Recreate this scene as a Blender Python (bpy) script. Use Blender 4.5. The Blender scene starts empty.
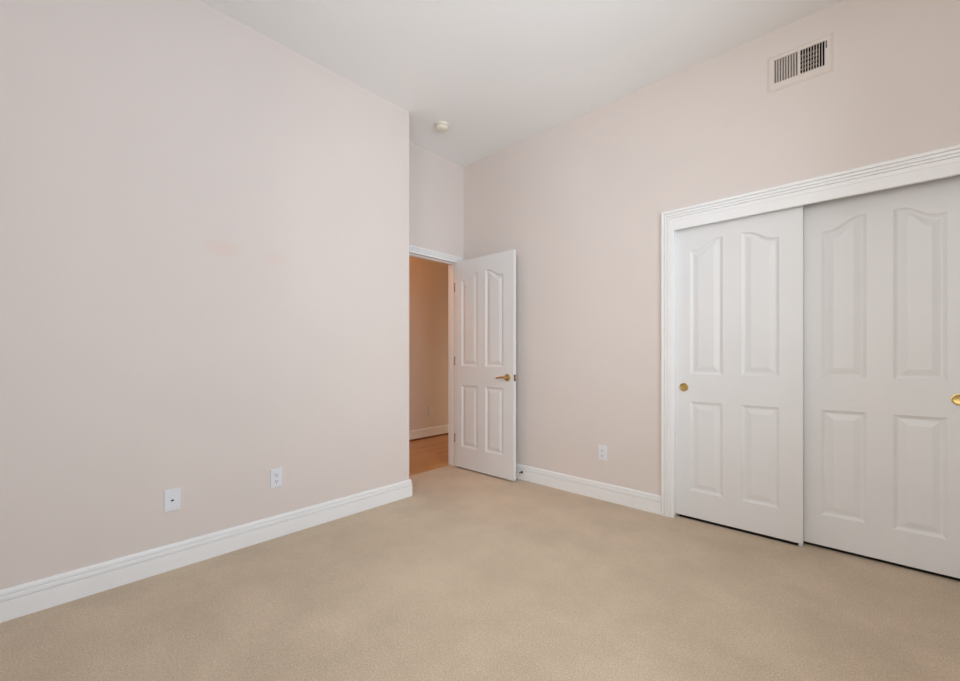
import bpy, bmesh, math, random
from mathutils import Vector
random.seed(4)
S = bpy.context.scene
C = S.collection
# ------------------------------------------------------------------ camera, sky, exposure
cd = bpy.data.cameras.new('camera'); cam = bpy.data.objects.new('camera', cd); C.objects.link(cam)
cam.location = (0, 0, 1.1132); cam.rotation_euler = (math.radians(90), 0, math.radians(42.924))
cd.sensor_width = 36; cd.lens = 414.53/960*36; cd.shift_y = 15.42/960; cd.clip_start = .02
S.camera = cam
W_SKY = 0.15
w = bpy.data.worlds.new('sky'); S.world = w; w.use_nodes = True
nt = w.node_tree; N = nt.nodes; N.clear()
tc = N.new('ShaderNodeTexCoord'); sx = N.new('ShaderNodeSeparateXYZ'); rp = N.new('ShaderNodeValToRGB')
mr = N.new('ShaderNodeMapRange'); bg = N.new('ShaderNodeBackground'); wo = N.new('ShaderNodeOutputWorld')
mr.inputs['From Min'].default_value = -1
rp.color_ramp.elements[0].position = .47; rp.color_ramp.elements[0].color = (.34, .31, .27, 1)
rp.color_ramp.elements[1].position = .53; rp.color_ramp.elements[1].color = (.90, .95, 1.0, 1)
nt.links.new(tc.outputs['Generated'], sx.inputs[0]); nt.links.new(sx.outputs['Z'], mr.inputs['Value'])
nt.links.new(mr.outputs[0], rp.inputs[0]); nt.links.new(rp.outputs[0], bg.inputs['Color'])
bg.inputs['Strength'].default_value = W_SKY
nt.links.new(bg.outputs[0], wo.inputs[0])
E_RIGHT, C_RIGHT = 70, (.82, .915, 1.0)               # cool daylight through the side window
E_REAR, C_REAR = 49, (1.0, .98, .92)                  # softer daylight through the rear window
E_HALL, C_HALL = 13, (1.0, .34, .03)                   # warm hall lamp
E_HALL_FILL, C_HALL_FILL = 11, (1.0, .86, .60)                  # added fill light beyond the far end of the hall
WX0, WX1, WZ0, WZ1 = .1, 2.2, .75, 2.85            # window in the right wall (y range, z range)
RX0, RX1 = -.65, .45                                  # window in the rear wall (x range)
def daylight(name, loc, rot, sx_, sy_, energy, color):
    l = bpy.data.lights.new(name, 'AREA'); l.shape = 'RECTANGLE'; l.size = sx_; l.size_y = sy_
    l.energy = energy; l.color = color
    o = bpy.data.objects.new(name, l); C.objects.link(o); o.location = loc; o.rotation_euler = rot
def lamp(name, loc, energy, color, size):
    l = bpy.data.lights.new(name, 'POINT'); l.energy = energy; l.color = color; l.shadow_soft_size = size
    o = bpy.data.objects.new(name, l); C.objects.link(o); o.location = loc
daylight('window_daylight', (.75+.16, (WX0+WX1)/2, (WZ0+WZ1)/2), (0, math.radians(90), 0), WZ1-WZ0, WX1-WX0, E_RIGHT, C_RIGHT)
daylight('rear_window_daylight', ((RX0+RX1)/2, (-.9)-.16, (WZ0+WZ1)/2), (math.radians(90), 0, 0), RX1-RX0, WZ1-WZ0, E_REAR, C_REAR)
lamp('hall_lamp_light', (-3.75, 2.2, 2.75), E_HALL, C_HALL, .12)
daylight('hall_end_fill', (-3.72, 5.75, .5), (math.radians(-90), 0, 0), .85, 1.0, E_HALL_FILL, C_HALL_FILL)  # unseen source, added to brighten the lower hall wall
vs = S.view_settings
vs.view_transform = 'Standard'; vs.look = 'None'; vs.exposure = -0.015; vs.gamma = 1; vs.use_curve_mapping = False
S.display_settings.display_device = 'sRGB'

# ------------------------------------------------------------------ helpers
def srgb(r, g, b):
    f = lambda c: c/12.92 if c <= .04045 else ((c+.055)/1.055)**2.4
    return (f(r/255), f(g/255), f(b/255), 1)
def mat(name, col, rough=.5, metal=0, bump=None, noise=None, spec=.5):
    m = bpy.data.materials.new(name); m.use_nodes = True
    n = m.node_tree.nodes; L = m.node_tree.links; b = n['Principled BSDF']
    b.inputs['Base Color'].default_value = col; b.inputs['Roughness'].default_value = rough
    b.inputs['Metallic'].default_value = metal; b.inputs['Specular IOR Level'].default_value = spec
    t = n.new('ShaderNodeTexCoord')
    if noise:
        sc, lo, hi, det = noise
        x = n.new('ShaderNodeTexNoise'); x.inputs['Scale'].default_value = sc; x.inputs['Detail'].default_value = det
        L.new(t.outputs['Object'], x.inputs['Vector'])
        r = n.new('ShaderNodeValToRGB'); L.new(x.outputs['Fac'], r.inputs[0])
        r.color_ramp.elements[0].position = .3; r.color_ramp.elements[1].position = .7
        r.color_ramp.elements[0].color = tuple(c*lo for c in col[:3])+(1,)
        r.color_ramp.elements[1].color = tuple(min(1, c*hi) for c in col[:3])+(1,)
        L.new(r.outputs[0], b.inputs['Base Color'])
    if bump:
        sc, st, dist, scale3 = bump
        x = n.new('ShaderNodeTexNoise'); x.inputs['Scale'].default_value = sc; x.inputs['Detail'].default_value = 3
        mp = n.new('ShaderNodeMapping'); mp.inputs['Scale'].default_value = scale3
        L.new(t.outputs['Object'], mp.inputs[0]); L.new(mp.outputs[0], x.inputs['Vector'])
        bp = n.new('ShaderNodeBump'); bp.inputs['Strength'].default_value = st; bp.inputs['Distance'].default_value = dist
        L.new(x.outputs['Fac'], bp.inputs['Height']); L.new(bp.outputs[0], b.inputs['Normal'])
    return m
WALLC = srgb(228, 218, 213)
M = {}
M['wall'] = mat('beige_wall_paint', WALLC, .7, bump=(140, .12, .002, (1, 1, 1)), noise=(2.2, .99, 1.01, 2), spec=.3)
M['ceiling'] = mat('white_ceiling_paint', srgb(250, 250, 250), .85, bump=(110, .12, .002, (1, 1, 1)), noise=(3, .99, 1.01, 2), spec=.2)
M['trim'] = mat('white_trim_paint', srgb(246, 246, 247), .38, noise=(6, .99, 1.01, 2))
M['door'] = mat('white_door_paint', srgb(234, 234, 235), .42, bump=(38, .16, .0015, (6, 6, .35)), noise=(4, .99, 1.01, 2))
M['brass'] = mat('aged_brass', srgb(206, 178, 118), .33, 1, noise=(60, .85, 1.1, 3))
M['hinge_brass'] = mat('dull_hinge_brass', srgb(176, 150, 108), .5, .6, noise=(60, .9, 1.1, 3))
M['dark_brass'] = mat('dark_bronze', srgb(112, 84, 52), .38, 1, noise=(60, .8, 1.1, 3))
M['plastic'] = mat('white_plastic', srgb(234, 236, 243), .35, noise=(20, .99, 1.01, 2))
M['black'] = mat('black_slot', srgb(22, 20, 20), .6, noise=(30, .9, 1.1, 2))
M['cream'] = mat('cream_plastic', srgb(241, 235, 220), .4, noise=(20, .98, 1.02, 2))
M['vent'] = mat('beige_vent_enamel', srgb(227, 216, 209), .45, noise=(15, .99, 1.01, 2))
M['duct'] = mat('dark_duct_metal', srgb(40, 32, 27), .6, .2, noise=(20, .8, 1.1, 3))
M['damper'] = mat('damper_metal', srgb(150, 134, 120), .5, .1, noise=(20, .9, 1.1, 3))
M['rubber'] = mat('white_rubber_tip', srgb(225, 218, 205), .7, noise=(40, .97, 1.02, 2))
M['closet'] = mat('closet_shade_dark', srgb(96, 88, 80), .8, noise=(2, .97, 1.02, 2))  # closet interior coloured dark so the gap under the doors reads as shade
M['shoe'] = mat('dark_oak_shoe_moulding', srgb(116, 66, 34), .45, noise=(14, .8, 1.15, 4))

def carpet_mat():
    m = bpy.data.materials.new('beige_cut_pile_carpet'); m.use_nodes = True
    n = m.node_tree.nodes; L = m.node_tree.links; b = n['Principled BSDF']
    b.inputs['Roughness'].default_value = .95; b.inputs['Specular IOR Level'].default_value = .1
    b.inputs['Sheen Weight'].default_value = .15; b.inputs['Sheen Roughness'].default_value = .6
    t = n.new('ShaderNodeTexCoord')
    def nz(sc, det, rough=.5):
        x = n.new('ShaderNodeTexNoise'); x.inputs['Scale'].default_value = sc; x.inputs['Detail'].default_value = det
        x.inputs['Roughness'].default_value = rough
        L.new(t.outputs['Object'], x.inputs['Vector']); return x.outputs['Fac']
    def ramp(f, lo, hi, c0, c1):
        r = n.new('ShaderNodeValToRGB'); L.new(f, r.inputs[0])
        r.color_ramp.elements[0].position = lo; r.color_ramp.elements[1].position = hi
        r.color_ramp.elements[0].color = c0; r.color_ramp.elements[1].color = c1
        return r.outputs[0]
    def mul(a, c):
        x = n.new('ShaderNodeMix'); x.data_type = 'RGBA'; x.blend_type = 'MULTIPLY'; x.inputs[0].default_value = 1
        L.new(a, x.inputs[6]); L.new(c, x.inputs[7]); return x.outputs[2]
    fine = ramp(nz(170, 4, .8), .3, .7, srgb(180, 158, 131), srgb(242, 222, 198))
    tread = ramp(nz(2.6, 5, .62), .36, .62, (.87, .865, .855, 1), (1, 1, 1, 1))
    mid = ramp(nz(45, 4, .7), .3, .7, (.92, .92, .915, 1), (1, 1, 1, 1))
    L.new(mul(mul(fine, tread), mid), b.inputs['Base Color'])
    bp = n.new('ShaderNodeBump'); bp.inputs['Strength'].default_value = .35; bp.inputs['Distance'].default_value = .005
    L.new(nz(190, 3, .7), bp.inputs['Height']); L.new(bp.outputs[0], b.inputs['Normal'])
    return m
M['carpet'] = carpet_mat()
def oak_mat():
    m = bpy.data.materials.new('honey_oak_boards'); m.use_nodes = True
    n = m.node_tree.nodes; L = m.node_tree.links; b = n['Principled BSDF']; b.inputs['Roughness'].default_value = .3
    t = n.new('ShaderNodeTexCoord'); mp = n.new('ShaderNodeMapping'); mp.inputs['Rotation'].default_value = (0, 0, math.radians(90))
    L.new(t.outputs['Object'], mp.inputs[0])
    br = n.new('ShaderNodeTexBrick'); br.inputs['Scale'].default_value = 1; br.inputs['Brick Width'].default_value = .9
    br.inputs['Row Height'].default_value = .083; br.inputs['Mortar Size'].default_value = .0012
    br.inputs['Color1'].default_value = srgb(214, 166, 110); br.inputs['Color2'].default_value = srgb(198, 146, 92)
    br.inputs['Mortar'].default_value = srgb(120, 76, 40)
    L.new(mp.outputs[0], br.inputs['Vector'])
    m2 = n.new('ShaderNodeMapping'); m2.inputs['Scale'].default_value = (30, 2, 1); L.new(t.outputs['Object'], m2.inputs[0])
    x = n.new('ShaderNodeTexNoise'); x.inputs['Scale'].default_value = 2; x.inputs['Detail'].default_value = 5; L.new(m2.outputs[0], x.inputs['Vector'])
    r = n.new('ShaderNodeValToRGB'); r.color_ramp.elements[0].color = (.8, .78, .75, 1); r.color_ramp.elements[1].color = (1, 1, 1, 1); L.new(x.outputs['Fac'], r.inputs[0])
    mx = n.new('ShaderNodeMix'); mx.data_type = 'RGBA'; mx.blend_type = 'MULTIPLY'; mx.inputs[0].default_value = 1
    L.new(br.outputs['Color'], mx.inputs[6]); L.new(r.outputs[0], mx.inputs[7]); L.new(mx.outputs[2], b.inputs['Base Color'])
    return m
M['oak'] = oak_mat()
def tan_patch_wall():                      # two faint tan patches blended into the left wall colour
    m = M['wall'].copy(); m.name = 'beige_wall_paint_with_tan_patches'
    n = m.node_tree.nodes; L = m.node_tree.links; b = n['Principled BSDF']
    src = b.inputs['Base Color'].links[0].from_socket
    t = n.new('ShaderNodeTexCoord'); last = src
    for (yy, zz, ra, k) in ((.721, 1.72, .16, .24), (1.007, 1.712, .13, .18)):
        d = n.new('ShaderNodeVectorMath'); d.operation = 'SUBTRACT'; d.inputs[1].default_value = (-2.656, yy, zz); L.new(t.outputs['Object'], d.inputs[0])
        e = n.new('ShaderNodeVectorMath'); e.operation = 'MULTIPLY'; e.inputs[1].default_value = (1, 1, 2.0); L.new(d.outputs[0], e.inputs[0])
        g = n.new('ShaderNodeVectorMath'); g.operation = 'LENGTH'; L.new(e.outputs[0], g.inputs[0])
        r = n.new('ShaderNodeMapRange'); r.interpolation_type = 'SMOOTHERSTEP'
        r.inputs['From Min'].default_value = 0; r.inputs['From Max'].default_value = ra
        r.inputs['To Min'].default_value = k; r.inputs['To Max'].default_value = 0; L.new(g.outputs['Value'], r.inputs['Value'])
        x = n.new('ShaderNodeMix'); x.data_type = 'RGBA'; L.new(r.outputs[0], x.inputs[0]); L.new(last, x.inputs[6])
        x.inputs[7].default_value = srgb(236, 194, 172); last = x.outputs[2]
    L.new(last, b.inputs['Base Color'])
    return m
M['wall_left'] = tan_patch_wall()
def glass_mat():
    m = bpy.data.materials.new('clear_window_glass'); m.use_nodes = True
    n = m.node_tree.nodes; L = m.node_tree.links; n.remove(n['Principled BSDF'])
    a = n.new('ShaderNodeBsdfTransparent'); g = n.new('ShaderNodeBsdfGlossy'); g.inputs['Roughness'].default_value = .02
    f = n.new('ShaderNodeFresnel'); f.inputs['IOR'].default_value = 1.3
    x = n.new('ShaderNodeMixShader'); L.new(f.outputs[0], x.inputs[0]); L.new(a.outputs[0], x.inputs[1]); L.new(g.outputs[0], x.inputs[2])
    L.new(x.outputs[0], n['Material Output'].inputs[0]); return m
M['glass'] = glass_mat()

def link(name, bm, m, parent=None, smooth=None, loc=None):
    bmesh.ops.recalc_face_normals(bm, faces=bm.faces[:])
    me = bpy.data.meshes.new(name); bm.to_mesh(me); bm.free(); me.materials.append(M[m] if isinstance(m, str) else m)
    if smooth:
        me.polygons.foreach_set('use_smooth', [True]*len(me.polygons)); me.set_sharp_from_angle(angle=math.radians(smooth))
    o = bpy.data.objects.new(name, me); C.objects.link(o)
    if loc: o.location = loc
    if parent: o.parent = parent
    return o
def tag(o, label, cat, group=None, kind=None):
    o['label'] = label; o['category'] = cat
    if group: o['group'] = group
    if kind: o['kind'] = kind
    return o
def thing(name, loc, label, cat, group=None, kind=None, rz=0):
    o = bpy.data.objects.new(name, None); C.objects.link(o); o.location = loc; o.rotation_euler = (0, 0, rz)
    o.empty_display_size = .05
    return tag(o, label, cat, group, kind)
def box(bm, x0, x1, y0, y1, z0, z1, bev=0, seg=2):
    vs_ = [bm.verts.new((x, y, z)) for x in (x0, x1) for y in (y0, y1) for z in (z0, z1)]
    fs = [(0, 1, 3, 2), (4, 6, 7, 5), (0, 4, 5, 1), (2, 3, 7, 6), (0, 2, 6, 4), (1, 5, 7, 3)]
    F = [bm.faces.new([vs_[i] for i in f]) for f in fs]
    bmesh.ops.recalc_face_normals(bm, faces=F)
    if bev:
        ed = list({e for f in F for e in f.edges})
        bmesh.ops.bevel(bm, geom=ed, offset=bev, segments=seg, affect='EDGES', profile=.5)
def boxes(*a):
    bm = bmesh.new()
    for q in a: box(bm, *q)
    return bm
def lathe(bm, prof, axis='z', c=(0, 0, 0), n=32):
    """revolve (radius, height) points about an axis through c"""
    rings = []
    def P(r, h, a):
        u, v = r*math.cos(a), r*math.sin(a)
        p = {'z': (u, v, h), 'y': (u, h, v), 'x': (h, u, v)}[axis]
        return (p[0]+c[0], p[1]+c[1], p[2]+c[2])
    for r, h in prof:
        rings.append([bm.verts.new(P(max(r, 1e-5), h, 2*math.pi*i/n)) for i in range(n)])
    for a, b in zip(rings, rings[1:]):
        for i in range(n): bm.faces.new((a[i], a[(i+1) % n], b[(i+1) % n], b[i]))
    bm.faces.new(rings[0]); bm.faces.new(rings[-1])
def wall_slab(name, axis, a0, a1, u0, u1, z0, z1, holes, m):
    """solid wall: thickness a0..a1 along axis, u along the other horizontal, rectangular holes (u0,u1,z0,z1)"""
    us = sorted({u0, u1, *[h[0] for h in holes], *[h[1] for h in holes]})
    zs = sorted({z0, z1, *[h[2] for h in holes], *[h[3] for h in holes]})
    us = [u for u in us if u0 <= u <= u1]; zs = [z for z in zs if z0 <= z <= z1]
    def solid(i, j):
        if i < 0 or j < 0 or i >= len(us)-1 or j >= len(zs)-1: return False
        u, z = (us[i]+us[i+1])/2, (zs[j]+zs[j+1])/2
        return not any(h[0] < u < h[1] and h[2] < z < h[3] for h in holes)
    bm = bmesh.new(); cache = {}
    def V(a, u, z):
        k = (a, u, z)
        if k not in cache: cache[k] = bm.verts.new((a, u, z) if axis == 'x' else (u, a, z))
        return cache[k]
    for i in range(len(us)-1):
        for j in range(len(zs)-1):
            if not solid(i, j): continue
            A, B, D, E = us[i], us[i+1], zs[j], zs[j+1]
            for a in (a0, a1): bm.faces.new((V(a, A, D), V(a, B, D), V(a, B, E), V(a, A, E)))
            for (di, dj, p, q) in ((-1, 0, (A, D), (A, E)), (1, 0, (B, D), (B, E)), (0, -1, (A, D), (B, D)), (0, 1, (A, E), (B, E))):
                if not solid(i+di, j+dj):
                    bm.faces.new((V(a0, *p), V(a1, *p), V(a1, *q), V(a0, *q)))
    return tag(link(name, bm, m), '', 'wall', kind='structure')
def sweep(bm, path, prof, conv):
    """sweep a (width, height) profile along an open mitred 2D path; width grows to the left of travel; conv(p, q, h) -> xyz"""
    path = [Vector(p) for p in path]; rows = []
    for i, p in enumerate(path):
        d0 = (path[i]-path[i-1]).normalized() if i else None
        d1 = (path[i+1]-path[i]).normalized() if i < len(path)-1 else None
        d0 = d0 or d1; d1 = d1 or d0
        n0 = Vector((-d0.y, d0.x)); n1 = Vector((-d1.y, d1.x)); mt = (n0+n1).normalized(); k = 1/max(.2, mt.dot(n0))
        rows.append([bm.verts.new(conv(p.x+mt.x*wd*k, p.y+mt.y*wd*k, h)) for wd, h in prof])
    n = len(prof)
    for a, b in zip(rows, rows[1:]):
        for i in range(n): bm.faces.new((a[i], a[(i+1) % n], b[(i+1) % n], b[i]))
    bm.faces.new(rows[0]); bm.faces.new(rows[-1])

# ------------------------------------------------------------------ room shell
XL, YB, XD, YC, H = -2.656, 3.0, -3.018, 2.034, 3.05
XR, YR = .75, -.9
XJ = XD-.12                                         # hall face of the doorway wall
WT = .14                                            # back wall thickness
DY0, DY1, DZ = 2.145, 2.915, 2.072                  # doorway rough opening
CX0, CX1, CZ = -.978, .418, 2.05                    # closet rough opening
V = dict(x0=-.432, x1=-.131, z0=2.688, z1=2.896)
s = lambda o, t, c: tag(o, t, c, kind='structure')
s(link('floor', boxes((XJ+.04, XR+.12, YR-.12, YB, -.12, 0), (CX0, -.266, YB, YB+.050, -.12, 0), (-.266, CX1, YB, YB+.114, -.12, 0)), 'carpet'), 'beige cut-pile carpet covering the bedroom floor', 'floor')
s(link('floor_closet', boxes((-1.33, -.266, YB+.050, 3.8, -.12, -.016), (-.266, XR+.12, YB+.114, 3.8, -.12, -.016)), 'closet'), 'closet floor dropped and darkened as shade under the sliding doors', 'floor')  # carpet stops short; floor lowered and darkened to deepen the door-gap shade
s(link('floor_hall', boxes((-4.55, XJ+.04, .9, 6.2, -.12, -.004)), 'oak'), 'honey oak board floor of the hall beyond the doorway', 'floor')
s(link('ceiling', boxes((-4.55, XR+.12, YR-.12, 5.6, H, H+.12)), 'ceiling'), 'flat white painted ceiling above the whole room', 'ceiling')
bm = bmesh.new(); box(bm, XJ, XL, YR-.12, YC, 0, H)
ed = [e for e in bm.edges if all(abs(v.co.x-XL) < 1e-4 and abs(v.co.y-YC) < 1e-4 for v in e.verts)]
bmesh.ops.bevel(bm, geom=ed, offset=.006, segments=3, affect='EDGES')
s(link('wall_left', bm, 'wall_left', smooth=40), 'long bare beige wall on the left ending at an outside corner', 'wall')
wall_slab('wall_recess', 'x', XJ, XD, YC, 5.48, 0, H, [(DY0, DY1, -1, DZ)], 'wall')['label'] = 'narrow beige wall above and around the hall doorway'
wall_slab('wall_back', 'y', YB, YB+WT, XD, XR, 0, H, [(CX0, CX1, -1, CZ), (V['x0']+.02, V['x1']-.02, V['z0']+.02, V['z1']-.02)], 'wall')['label'] = 'beige wall with closet opening and high air vent'
wall_slab('wall_right', 'x', XR, XR+.12, YR-.12, 3.8, 0, H, [(WX0, WX1, WZ0, WZ1)], 'wall')['label'] = 'beige side wall holding the wide window'
wall_slab('wall_rear', 'y', YR-.12, YR, XL, XR, 0, H, [(RX0, RX1, WZ0, WZ1)], 'wall')['label'] = 'beige wall behind the camera with a window'
wall_slab('wall_hall', 'x', -4.5, -4.38, .9, 5.6, 0, H, [], 'wall')['label'] = 'far hall wall seen through the open doorway'
wall_slab('wall_hall_near', 'y', .9, 1.02, -4.38, XJ, 0, H, [], 'wall')['label'] = 'end wall of the hall towards the left'
wall_slab('wall_hall_far', 'y', 5.48, 5.6, -4.38, XD, 0, H, [(-4.15, -3.3, -1, 2.03)], 'wall')['label'] = 'end wall of the hall towards the right'  # end opening added to let the hall fill through
s(link('wall_closet', boxes((-1.25, XR, 3.72, 3.8, 0, H), (-1.33, -1.25, YB+WT, 3.8, 0, H)), 'closet'), 'inside walls of the closet behind the sliding doors, darkened as shade', 'wall')

# baseboards
BB = [(0, 0), (.015, 0), (.015, .0825), (.0145, .0835), (.0075, .0838), (.0075, .0866), (.0125, .0872), (.0138, .092), (.0138, .101), (.0125, .1055), (.0065, .1058), (.0065, .1086), (.0098, .1092), (.0108, .114), (.0102, .122), (.008, .129), (.005, .132), (0, .132)]
flat = lambda p, q, h: (p, q, h)
def baseboard(name, path, label):                    # profile width grows to the left of travel
    bm = bmesh.new(); sweep(bm, path, BB, flat); return s(link(name, bm, 'trim'), label, 'baseboard')
baseboard('baseboard_left', [(XD, YC), (XL, YC), (XL, YR)], 'white moulded baseboard along the left wall and round its corner')
baseboard('baseboard_back', [(-1.047, YB), (XD, YB)], 'white moulded baseboard between the open door and closet')
baseboard('baseboard_back_right', [(XR, YB), (.486, YB)], 'short white baseboard right of the closet')
baseboard('baseboard_right', [(XR, YR), (XR, YB-.015)], 'white baseboard along the window wall')
baseboard('baseboard_rear', [(XL+.015, YR), (XR-.015, YR)], 'white baseboard along the wall behind the camera')
baseboard('baseboard_hall', [(-4.38, 5.48), (-4.38, 1.02)], 'white baseboard of the hall seen through the doorway')
bm = bmesh.new(); sweep(bm, [(-4.365, 5.48), (-4.365, 1.02)], [(0, -.004), (.014, -.004), (.013, .006), (.008, .012), (0, .016)], flat)
s(link('trim_shoe', bm, 'shoe'), 'thin dark wood shoe moulding under the hall baseboard', 'trim')

# casings: path runs so that width grows away from the opening
CP = [(0, 0), (0, .009), (.020, .011), (.0205, .008), (.0230, .008), (.024, .016), (.028, .017), (.036, .0165), (.0368, .0105), (.0390, .0105), (.040, .0175), (.046, .0185), (.0545, .018), (.0553, .011), (.0575, .011), (.0585, .0195), (.064, .021), (.074, .021), (.077, .018), (.077, 0)]
def casing(a0, a1, z1, conv, k=1):
    bm = bmesh.new(); sweep(bm, [(a0, 0), (a0, z1), (a1, z1), (a1, 0)], [(wd*k, h) for wd, h in CP], conv); return bm
bm = casing(-.968, .408, 2.038, lambda p, q, h: (p, YB-h, q))
ct = s(link('trim_closet', bm, 'trim', smooth=35), 'white moulded casing framing the closet opening', 'trim')
link('header_fascia', boxes((-.968, .408, YB-.006, YB+.014, 1.978, 2.045, .002)), 'trim', ct)
for x0, x1 in ((CX0, -.966), (.406, CX1)): link('side_jamb', boxes((x0, x1, YB-.004, YB+.044, 0, 2.03), (x0, x1, YB+.044, YB+WT, -.016, 2.03)), 'trim', ct)
link('head_jamb', boxes((CX0, CX1, YB+.015, YB+WT, 2.03, CZ)), 'trim', ct)
link('track', boxes((-.966, .406, YB+.03, YB+.128, 2.0225, 2.03)), 'damper', ct)
DA, DB = 2.16, 2.898                                 # clear doorway
bm = casing(DA-.006, DB+.006, 2.050, lambda p, q, h: (XD+h, p, q), .80)
dt = s(link('trim_doorway', bm, 'trim', smooth=35), 'white moulded casing and jamb around the hall doorway', 'trim')
link('head_jamb', boxes((XJ, XD+.001, DY0, DY1, 2.052, DZ)), 'trim', dt)
link('hinge_jamb', boxes((XJ, XD+.001, DB, DY1, 0, 2.052)), 'trim', dt)
link('latch_jamb', boxes((XJ, XD+.001, DY0, DA, 0, 2.052)), 'trim', dt)
link('stop_moulding', boxes((XD-.076, XD-.040, DA, DB, 2.041, 2.052, .002), (XD-.076, XD-.040, DB-.011, DB, 0, 2.041, .002), (XD-.076, XD-.040, DA, DA+.011, 0, 2.041, .002)), 'trim', dt)

# windows (outside the photograph)
def window(n, axis, a, u0, u1, z0, z1, label):
    o = bmesh.new()
    def bx(b, u, v, zz, ww, d0=.02, d1=.08):
        if axis == 'x': box(b, a+d0, a+d1, u, v, zz, ww, .003)
        else: box(b, u, v, a-d1, a-d0, zz, ww, .003)
    t = .05; mid = (u0+u1)/2
    for q in ((u0, u0+t, z0, z1), (u1-t, u1, z0, z1), (u0+t, u1-t, z0, z0+t), (u0+t, u1-t, z1-t, z1), (mid-.025, mid+.025, z0+t, z1-t)): bx(o, *q)
    w_ = s(link('window_%d' % n, o, 'plastic'), label, 'window')
    for p, q in ((u0+t, mid-.025), (mid+.025, u1-t)):
        b = bmesh.new(); bx(b, p, q, z0+t, z1-t, .048, .052); link('pane', b, 'glass', w_)
window(1, 'x', XR, WX0, WX1, WZ0, WZ1, 'wide white framed sliding window in the right wall')
window(2, 'y', YR, RX0, RX1, WZ0, WZ1, 'white framed window in the wall behind the camera')

# ------------------------------------------------------------------ moulded four-panel doors
def door_mesh(W, Z0, Z1, panels, thick, both):
    """local x 0..W, front face at y=0 (towards -y), y 0..thick; panels (x0,x1,z0,z1,zin,side) side=+1 rises to the right"""
    bm = bmesh.new(); NS = 14
    def outline(p, d, y):
        x0, x1, z0, z1, zi, sd = p
        a, b = x0+d, x1-d
        pts = [(a, z0+d), (b, z0+d)]
        for i in range(NS+1):
            t = 1-i/NS
            u = t if sd > 0 else 1-t
            q = min(1, max(0, (u-.14)/.72)); e = q*q*(3-2*q)
            zt = z1 if zi is None else z1+(zi-z1)*e
            pts.append((a+(b-a)*t, zt-d))
        return pts
    faces_done = []
    def face(y, sg):
        V_ = {}
        def v(x, z, yy=y):
            k = (round(x, 5), round(z, 5), round(yy, 5))
            if k not in V_: V_[k] = bm.verts.new((x, yy, z))
            return V_[k]
        xs = sorted({p[0] for p in panels}|{p[1] for p in panels})
        lo = [p for p in panels if p[4] is None]; up = [p for p in panels if p[4] is not None]
        cols = sorted(lo, key=lambda p: p[0])
        # stiles and mullion
        def quad(a, b, c, d): bm.faces.new((v(a, c), v(b, c), v(b, d), v(a, d)))
        ex = [0]+[k for p in cols for k in (p[0], p[1])]+[W]
        for i in range(0, len(ex), 2): quad(ex[i], ex[i+1], Z0, Z1)
        for pl in cols:
            pu = [q for q in up if abs(q[0]-pl[0]) < 1e-6][0]
            quad(pl[0], pl[1], Z0, pl[2]); quad(pl[0], pl[1], pl[3], pu[2])
            top = outline(pu, 0, y)[2:]
            for (xa, za), (xb, zb) in zip(top, top[1:]): bm.faces.new((v(xb, zb), v(xa, za), v(xa, Z1), v(xb, Z1)))
        for p in panels:
            prev = None
            for d, dep in ((0, 0), (.004, .003), (.014, .0085), (.020, .0095), (.026, .0085), (.050, .0025), (.054, .002)):
                ring = [bm.verts.new((x, y+sg*dep, z)) for x, z in outline(p, d, y)]
                if prev:
                    for i in range(len(ring)): bm.faces.new((prev[i], prev[(i+1) % len(ring)], ring[(i+1) % len(ring)], ring[i]))
                prev = ring
            # fill the field as columns
            n = len(prev); tops = prev[2:]
            bm.faces.new((prev[0], prev[1]) + tuple(tops))
    face(0, 1)
    if both: face(thick, -1)
    else: bm.faces.new([bm.verts.new((x, thick, z)) for x, z in ((0, Z0), (W, Z0), (W, Z1), (0, Z1))])
    for a, b in (((0, Z0), (W, Z0)), ((W, Z0), (W, Z1)), ((W, Z1), (0, Z1)), ((0, Z1), (0, Z0))):
        bm.faces.new([bm.verts.new((x, y, z)) for x, z, y in ((*a, 0), (*b, 0), (*b, thick), (*a, thick))])
    bmesh.ops.remove_doubles(bm, verts=bm.verts[:], dist=1e-5)
    return bm
def panels4(st, pw, mu, zz):
    a, b, c, d, e = zz
    x = [st, st+pw, st+pw+mu, st+2*pw+mu]
    return [(x[0], x[1], a, b, None, 1), (x[2], x[3], a, b, None, -1), (x[0], x[1], c, d, e, 1), (x[2], x[3], c, d, e, -1)]
ZP = (.199, .804, .990, 1.828, 1.890)
# closet doors
def closet_door(n, x0, y, W, pn, pull_x, label):
    d = s(link('door_%d' % n, door_mesh(W, .021, 2.02, pn, .034, False), 'door', loc=(x0, y, 0)), label, 'door')
    bm = bmesh.new(); lathe(bm, [(.0285, .0005), (.0285, -.0030), (.0275, -.0058), (.0250, -.0062), (.0235, -.0050), (.0220, -.0016), (.0195, -.0010), (.0005, -.0008)], 'y', (pull_x-x0, 0, .899), 40)
    link('finger_pull', bm, 'brass', d, smooth=40)
    return d
closet_door(2, -.986, 3.036, .720, panels4(.112, .196, .104, ZP), -.912, 'white sliding closet door on the left, in front, with brass finger pull')
closet_door(3, -.297, 3.092, .708, panels4(.111, .190, .104, ZP), .338, 'white sliding closet door on the right, sliding behind the other')
g = link('floor_guide', boxes((-.289, -.268, 3.058, 3.09, -.016, .012, .001), (-.288, -.269, 3.073, 3.088, .010, .030, .001)), 'plastic')
tag(g, 'small white plastic floor guide under the meeting closet doors', 'door guide')
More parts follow.
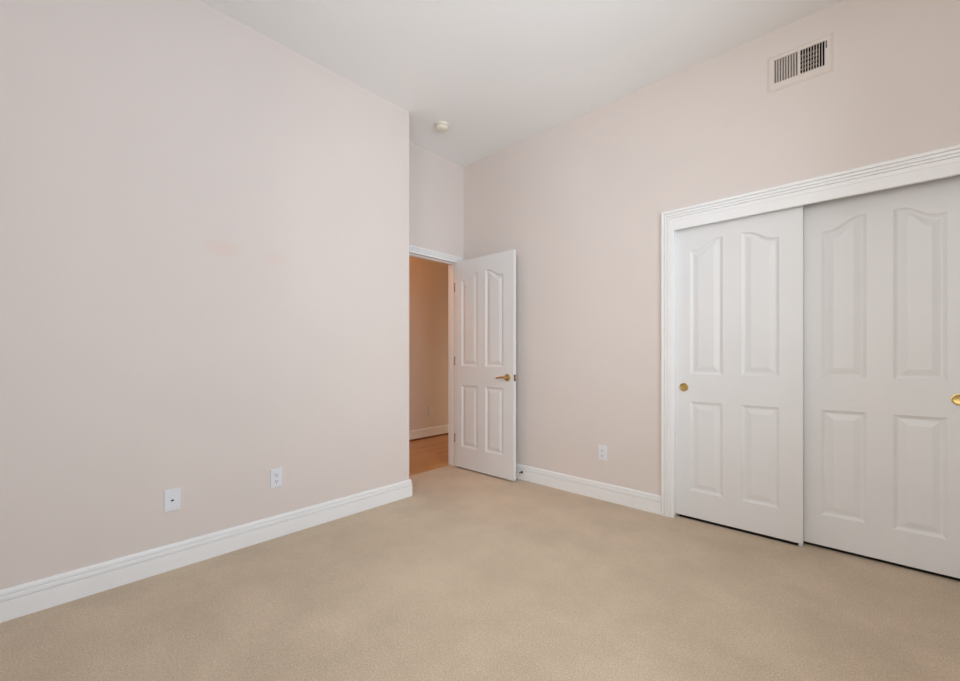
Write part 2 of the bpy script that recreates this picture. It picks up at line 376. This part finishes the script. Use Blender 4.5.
# room door, swung open against the back wall
DX, DYF, DW = -3.004, 2.866, .741
ZR = (.220, .826, 1.014, 1.854, 1.917)
rd = s(link('door_1', door_mesh(DW, .015, 2.049, panels4(.090, .216, .101, ZR), .035, True), 'door', loc=(DX, DYF, 0)), 'white four-panel room door standing open in front of the beige wall', 'door')
HX, HZ = -2.330-DX, .920
def lever(sg, y):
    bm = bmesh.new(); lathe(bm, [(.033, 0), (.033, -.004), (.030, -.009), (.020, -.012), (.012, -.014), (.011, -.040), (.0005, -.040)] if sg < 0 else
                            [(.033, 0), (.033, .004), (.030, .009), (.020, .012), (.012, .014), (.011, .040), (.0005, .040)], 'y', (HX, y, HZ), 32)
    o = link('lever_handle', bm, 'brass', rd, smooth=40)
    b = bmesh.new(); pr = []
    for i in range(13):                              # tapered, slightly waved lever
        t = i/12; x = HX+.014-.118*t; z = HZ+.004*math.sin(t*math.pi*1.6); yy = y+sg*(.044+.004*math.sin(t*math.pi)); r = .0105-.0035*t
        if i in (0, 12): r *= .55
        pr.append([b.verts.new((x, yy+r*.75*math.cos(a), z+r*math.sin(a))) for a in [2*math.pi*k/14 for k in range(14)]])
    for p, q in zip(pr, pr[1:]):
        for k in range(14): b.faces.new((p[k], p[(k+1) % 14], q[(k+1) % 14], q[k]))
    b.faces.new(pr[0]); b.faces.new(pr[-1])
    link('lever', b, 'brass', o, smooth=50)
lever(-1, 0); lever(1, .035)
lp = link('latch_plate', boxes((DW-.0005, DW+.0012, .005, .030, HZ-.028, HZ+.028, .0005)), 'dark_brass', rd)
link('latch_bolt', boxes((DW+.001, DW+.010, .011, .024, HZ-.009, HZ+.009, .002)), 'brass', lp)
for z in (.287, 1.063, 1.808):
    bm = bmesh.new()
    lathe(bm, [(.003, -.048), (.0055, -.046), (.0055, -.0155), (.005, -.015), (.0055, -.0145), (.0055, .0145), (.005, .015), (.0055, .0155), (.0055, .046), (.003, .048)], 'z', (.0005, .0405, z), 14)
    box(bm, -.0013, .0002, .006, .036, z-.044, z+.044)
    box(bm, -.046, -.002, DB-DYF-.0016, DB-DYF-.0002, z-.044, z+.044)
    link('hinge', bm, 'hinge_brass', rd, smooth=40)

# ------------------------------------------------------------------ fittings
def outlet(name, loc, rz, label, holes='duplex', group=None):
    """plate in local xz, facing -y"""
    t = thing(name, loc, label, 'wall outlet' if holes == 'duplex' else 'wall plate', group, rz=rz)
    bm = bmesh.new(); w_, h_ = .035, .0575
    a = [(-w_, -h_), (w_, -h_), (w_, h_), (-w_, h_)]
    r0 = [bm.verts.new((x, -.0002, z)) for x, z in a]; r1 = [bm.verts.new((x, -.003, z)) for x, z in a]
    r2 = [bm.verts.new((x*.90, -.0062, z*.94)) for x, z in a]
    for p, q in ((r0, r1), (r1, r2)):
        for i in range(4): bm.faces.new((p[i], p[(i+1) % 4], q[(i+1) % 4], q[i]))
    bm.faces.new(r2); bm.faces.new(r0); link('plate', bm, 'plastic', t)
    if holes == 'duplex':
        for c in (-.0195, .0195):
            b = bmesh.new()
            pts = [(.0172*math.cos(k*math.pi/16), max(-.0125, min(.0125, .0172*math.sin(k*math.pi/16)))) for k in range(32)]
            A = [b.verts.new((x, -.0058, z+c)) for x, z in pts]; B = [b.verts.new((x, -.0078, z+c)) for x, z in pts]; D = [b.verts.new((x*.95, -.0083, c+z*.95)) for x, z in pts]
            for p, q in ((A, B), (B, D)):
                for i in range(32): b.faces.new((p[i], p[(i+1) % 32], q[(i+1) % 32], q[i]))
            b.faces.new(A); b.faces.new(D); bmesh.ops.remove_doubles(b, verts=b.verts[:], dist=1e-6)
            rc = link('receptacle', b, 'plastic', t)
            for q in ((-.0085, -.0055, -.001, .0075), (.0055, .0082, -.0005, .0065)):
                link('slot', boxes((q[0], q[1], -.0088, -.0080, c+q[2], c+q[3])), 'black', rc)
            b = bmesh.new(); lathe(b, [(.0032, -.0080), (.0032, -.0088)], 'y', (0, 0, c-.0075), 14); link('ground_hole', b, 'black', rc)
        b = bmesh.new(); lathe(b, [(.0035, -.0060), (.0033, -.0074), (.001, -.0078)], 'y', (0, 0, 0), 16); link('screw', b, 'plastic', t, smooth=40)
    else:
        link('jack', boxes((-.008, .008, -.0085, -.0058, -.0095, .0095, .001)), 'plastic', t)
        link('jack_opening', boxes((-.0058, .0058, -.0092, -.0082, -.0045, .0035)), 'black', t)
        for z in (-.042, .042):
            b = bmesh.new(); lathe(b, [(.0035, -.0058), (.0033, -.0072), (.001, -.0076)], 'y', (0, 0, z), 16); link('screw', b, 'plastic', t, smooth=40)
    return t
LW = math.radians(90)
outlet('jack_plate', (XL, .491, .360), LW, 'white wall plate with one small dark jack opening, nearest plate on the left wall', 'jack')
outlet('wall_outlet', (XL, 1.014, .362), LW, 'white duplex outlet on the left wall above the baseboard', 'duplex')
outlet('wall_outlet', (-1.492, YB, .362), 0, 'white duplex outlet between the open door and the closet', 'duplex')
outlet('wall_outlet', (-4.38, 3.711, .355), LW, 'small duplex outlet on the hall wall seen through the doorway', 'duplex')

# air vent
VX, VZ = (V['x0']+V['x1'])/2, (V['z0']+V['z1'])/2
vt = thing('air_vent', (VX, YB, VZ), 'beige metal air vent with vertical slats high above the closet', 'air vent')
hw, hh = (V['x1']-V['x0'])/2, (V['z1']-V['z0'])/2
ZL, ZH = 2.729-VZ, 2.866-VZ; XA, XB, XC, XE = -.398-VX, -.284-VX, -.276-VX, -.166-VX
bm = bmesh.new()
def ring(x0, x1, z0, z1, y): return [bm.verts.new((x, y, z)) for x, z in ((x0, z0), (x1, z0), (x1, z1), (x0, z1))]
R = [ring(-hw, hw, -hh, hh, -.0005), ring(-hw, hw, -hh, hh, -.003), ring(-hw+.012, hw-.012, -hh+.012, hh-.012, -.009), ring(-hw+.02, hw-.02, -hh+.02, hh-.02, -.009)]
for p, q in zip(R, R[1:]):
    for i in range(4): bm.faces.new((p[i], p[(i+1) % 4], q[(i+1) % 4], q[i]))
i_ = ring(XA, XE, ZL, ZH, -.009); j_ = ring(XA, XE, ZL, ZH, -.0005)
for i in range(4):
    bm.faces.new((R[3][i], R[3][(i+1) % 4], i_[(i+1) % 4], i_[i])); bm.faces.new((i_[i], i_[(i+1) % 4], j_[(i+1) % 4], j_[i]))
    bm.faces.new((j_[i], j_[(i+1) % 4], R[0][(i+1) % 4], R[0][i]))
fr = link('frame', bm, 'vent', vt)
link('centre_bar', boxes((XB, XC, -.0088, .004, ZL, ZH)), 'vent', vt)
def louvres(x0, x1, ang, n):
    st = (x1-x0)/n
    for k in range(n+1):
        x = x0+st*k
        b = bmesh.new(); box(b, -.0013, .0013, -.0058, .0058, ZL, ZH)
        for v_ in b.verts:
            c_, s_ = math.cos(ang), math.sin(ang); X_, Y_ = v_.co.x, v_.co.y
            v_.co.x = X_*c_-Y_*s_+x; v_.co.y = X_*s_+Y_*c_-.0025
        link('slat', b, 'vent', vt)
louvres(XA, XB, math.radians(-32), 9); louvres(XC, XE, math.radians(14), 9)
for k in range(5):
    z = ZL+.012+.026*k
    b = bmesh.new(); box(b, XC-.002, XE-.03, .022, .034, z, z+.010); link('damper_blade', b, 'damper', vt)
b = bmesh.new()
for q in ((-hw+.021, hw-.021, .12, .122, -hh+.021, hh-.021), (-hw+.021, -hw+.023, .001, .12, -hh+.021, hh-.021), (hw-.023, hw-.021, .001, .12, -hh+.021, hh-.021), (-hw+.023, hw-.023, .001, .12, -hh+.021, -hh+.023), (-hw+.023, hw-.023, .001, .12, hh-.023, hh-.021)): box(b, *q)
link('duct', b, 'duct', vt)
lv = link('damper_slot', boxes((XE+.004, XE+.009, -.0096, -.0085, ZH-.044, ZH-.003)), 'black', vt)
link('damper_lever', boxes((XE+.005, XE+.008, -.017, -.0092, ZH-.026, ZH-.018, .0008)), 'damper', lv)
for x in (-hw+.016, hw-.016):
    b = bmesh.new(); lathe(b, [(.004, -.0086), (.0036, -.0102), (.001, -.0106)], 'y', (x, 0, 0), 14); link('screw', b, 'vent', vt, smooth=40)

# smoke detector
sd = thing('smoke_detector', (-2.598, 2.327, H), 'small round cream smoke detector on the ceiling near the recess', 'smoke detector')
bm = bmesh.new(); lathe(bm, [(.056, 0), (.056, -.010), (.054, -.013), (.047, -.014), (.047, -.018)], 'z', n=40); link('base', bm, 'cream', sd, smooth=35)
bm = bmesh.new(); lathe(bm, [(.046, -.018), (.053, -.0185), (.053, -.026), (.050, -.036), (.042, -.043), (.028, -.046), (.0005, -.047)], 'z', n=40); hd = link('cover', bm, 'cream', sd, smooth=35)
bm = bmesh.new()
for k in range(20):
    a = 2*math.pi*k/20; c_, s_ = math.cos(a), math.sin(a)
    pts = [(.0525, -.004, -.0245), (.0525, .004, -.0245), (.0525, .004, -.0205), (.0525, -.004, -.0205), (.0537, -.004, -.0245), (.0537, .004, -.0245), (.0537, .004, -.0205), (.0537, -.004, -.0205)]
    vv = [bm.verts.new((x*c_-y*s_, x*s_+y*c_, z)) for x, y, z in pts]
    for f in ((0, 1, 2, 3), (4, 5, 6, 7), (0, 1, 5, 4), (2, 3, 7, 6), (0, 3, 7, 4), (1, 2, 6, 5)): bm.faces.new([vv[i] for i in f])
link('vent_slots', bm, 'damper', hd)
bm = bmesh.new(); lathe(bm, [(.009, -.0455), (.009, -.0485), (.007, -.0495), (.0005, -.0495)], 'z', (.018, -.012, 0), 20); link('test_button', bm, 'cream', hd, smooth=35)

# door stop
ds = thing('door_stop', (-2.262, YB-.015, .068), 'small bronze door stop on the baseboard behind the open door', 'door stop')
bm = bmesh.new(); lathe(bm, [(.012, 0), (.012, -.003), (.008, -.006), (.005, -.008), (.005, -.055), (.0005, -.055)], 'y', n=20); link('post', bm, 'dark_brass', ds, smooth=40)
bm = bmesh.new(); lathe(bm, [(.006, -.052), (.0095, -.054), (.0095, -.068), (.007, -.072), (.0005, -.073)], 'y', n=20); link('rubber_tip', bm, 'rubber', ds, smooth=40)
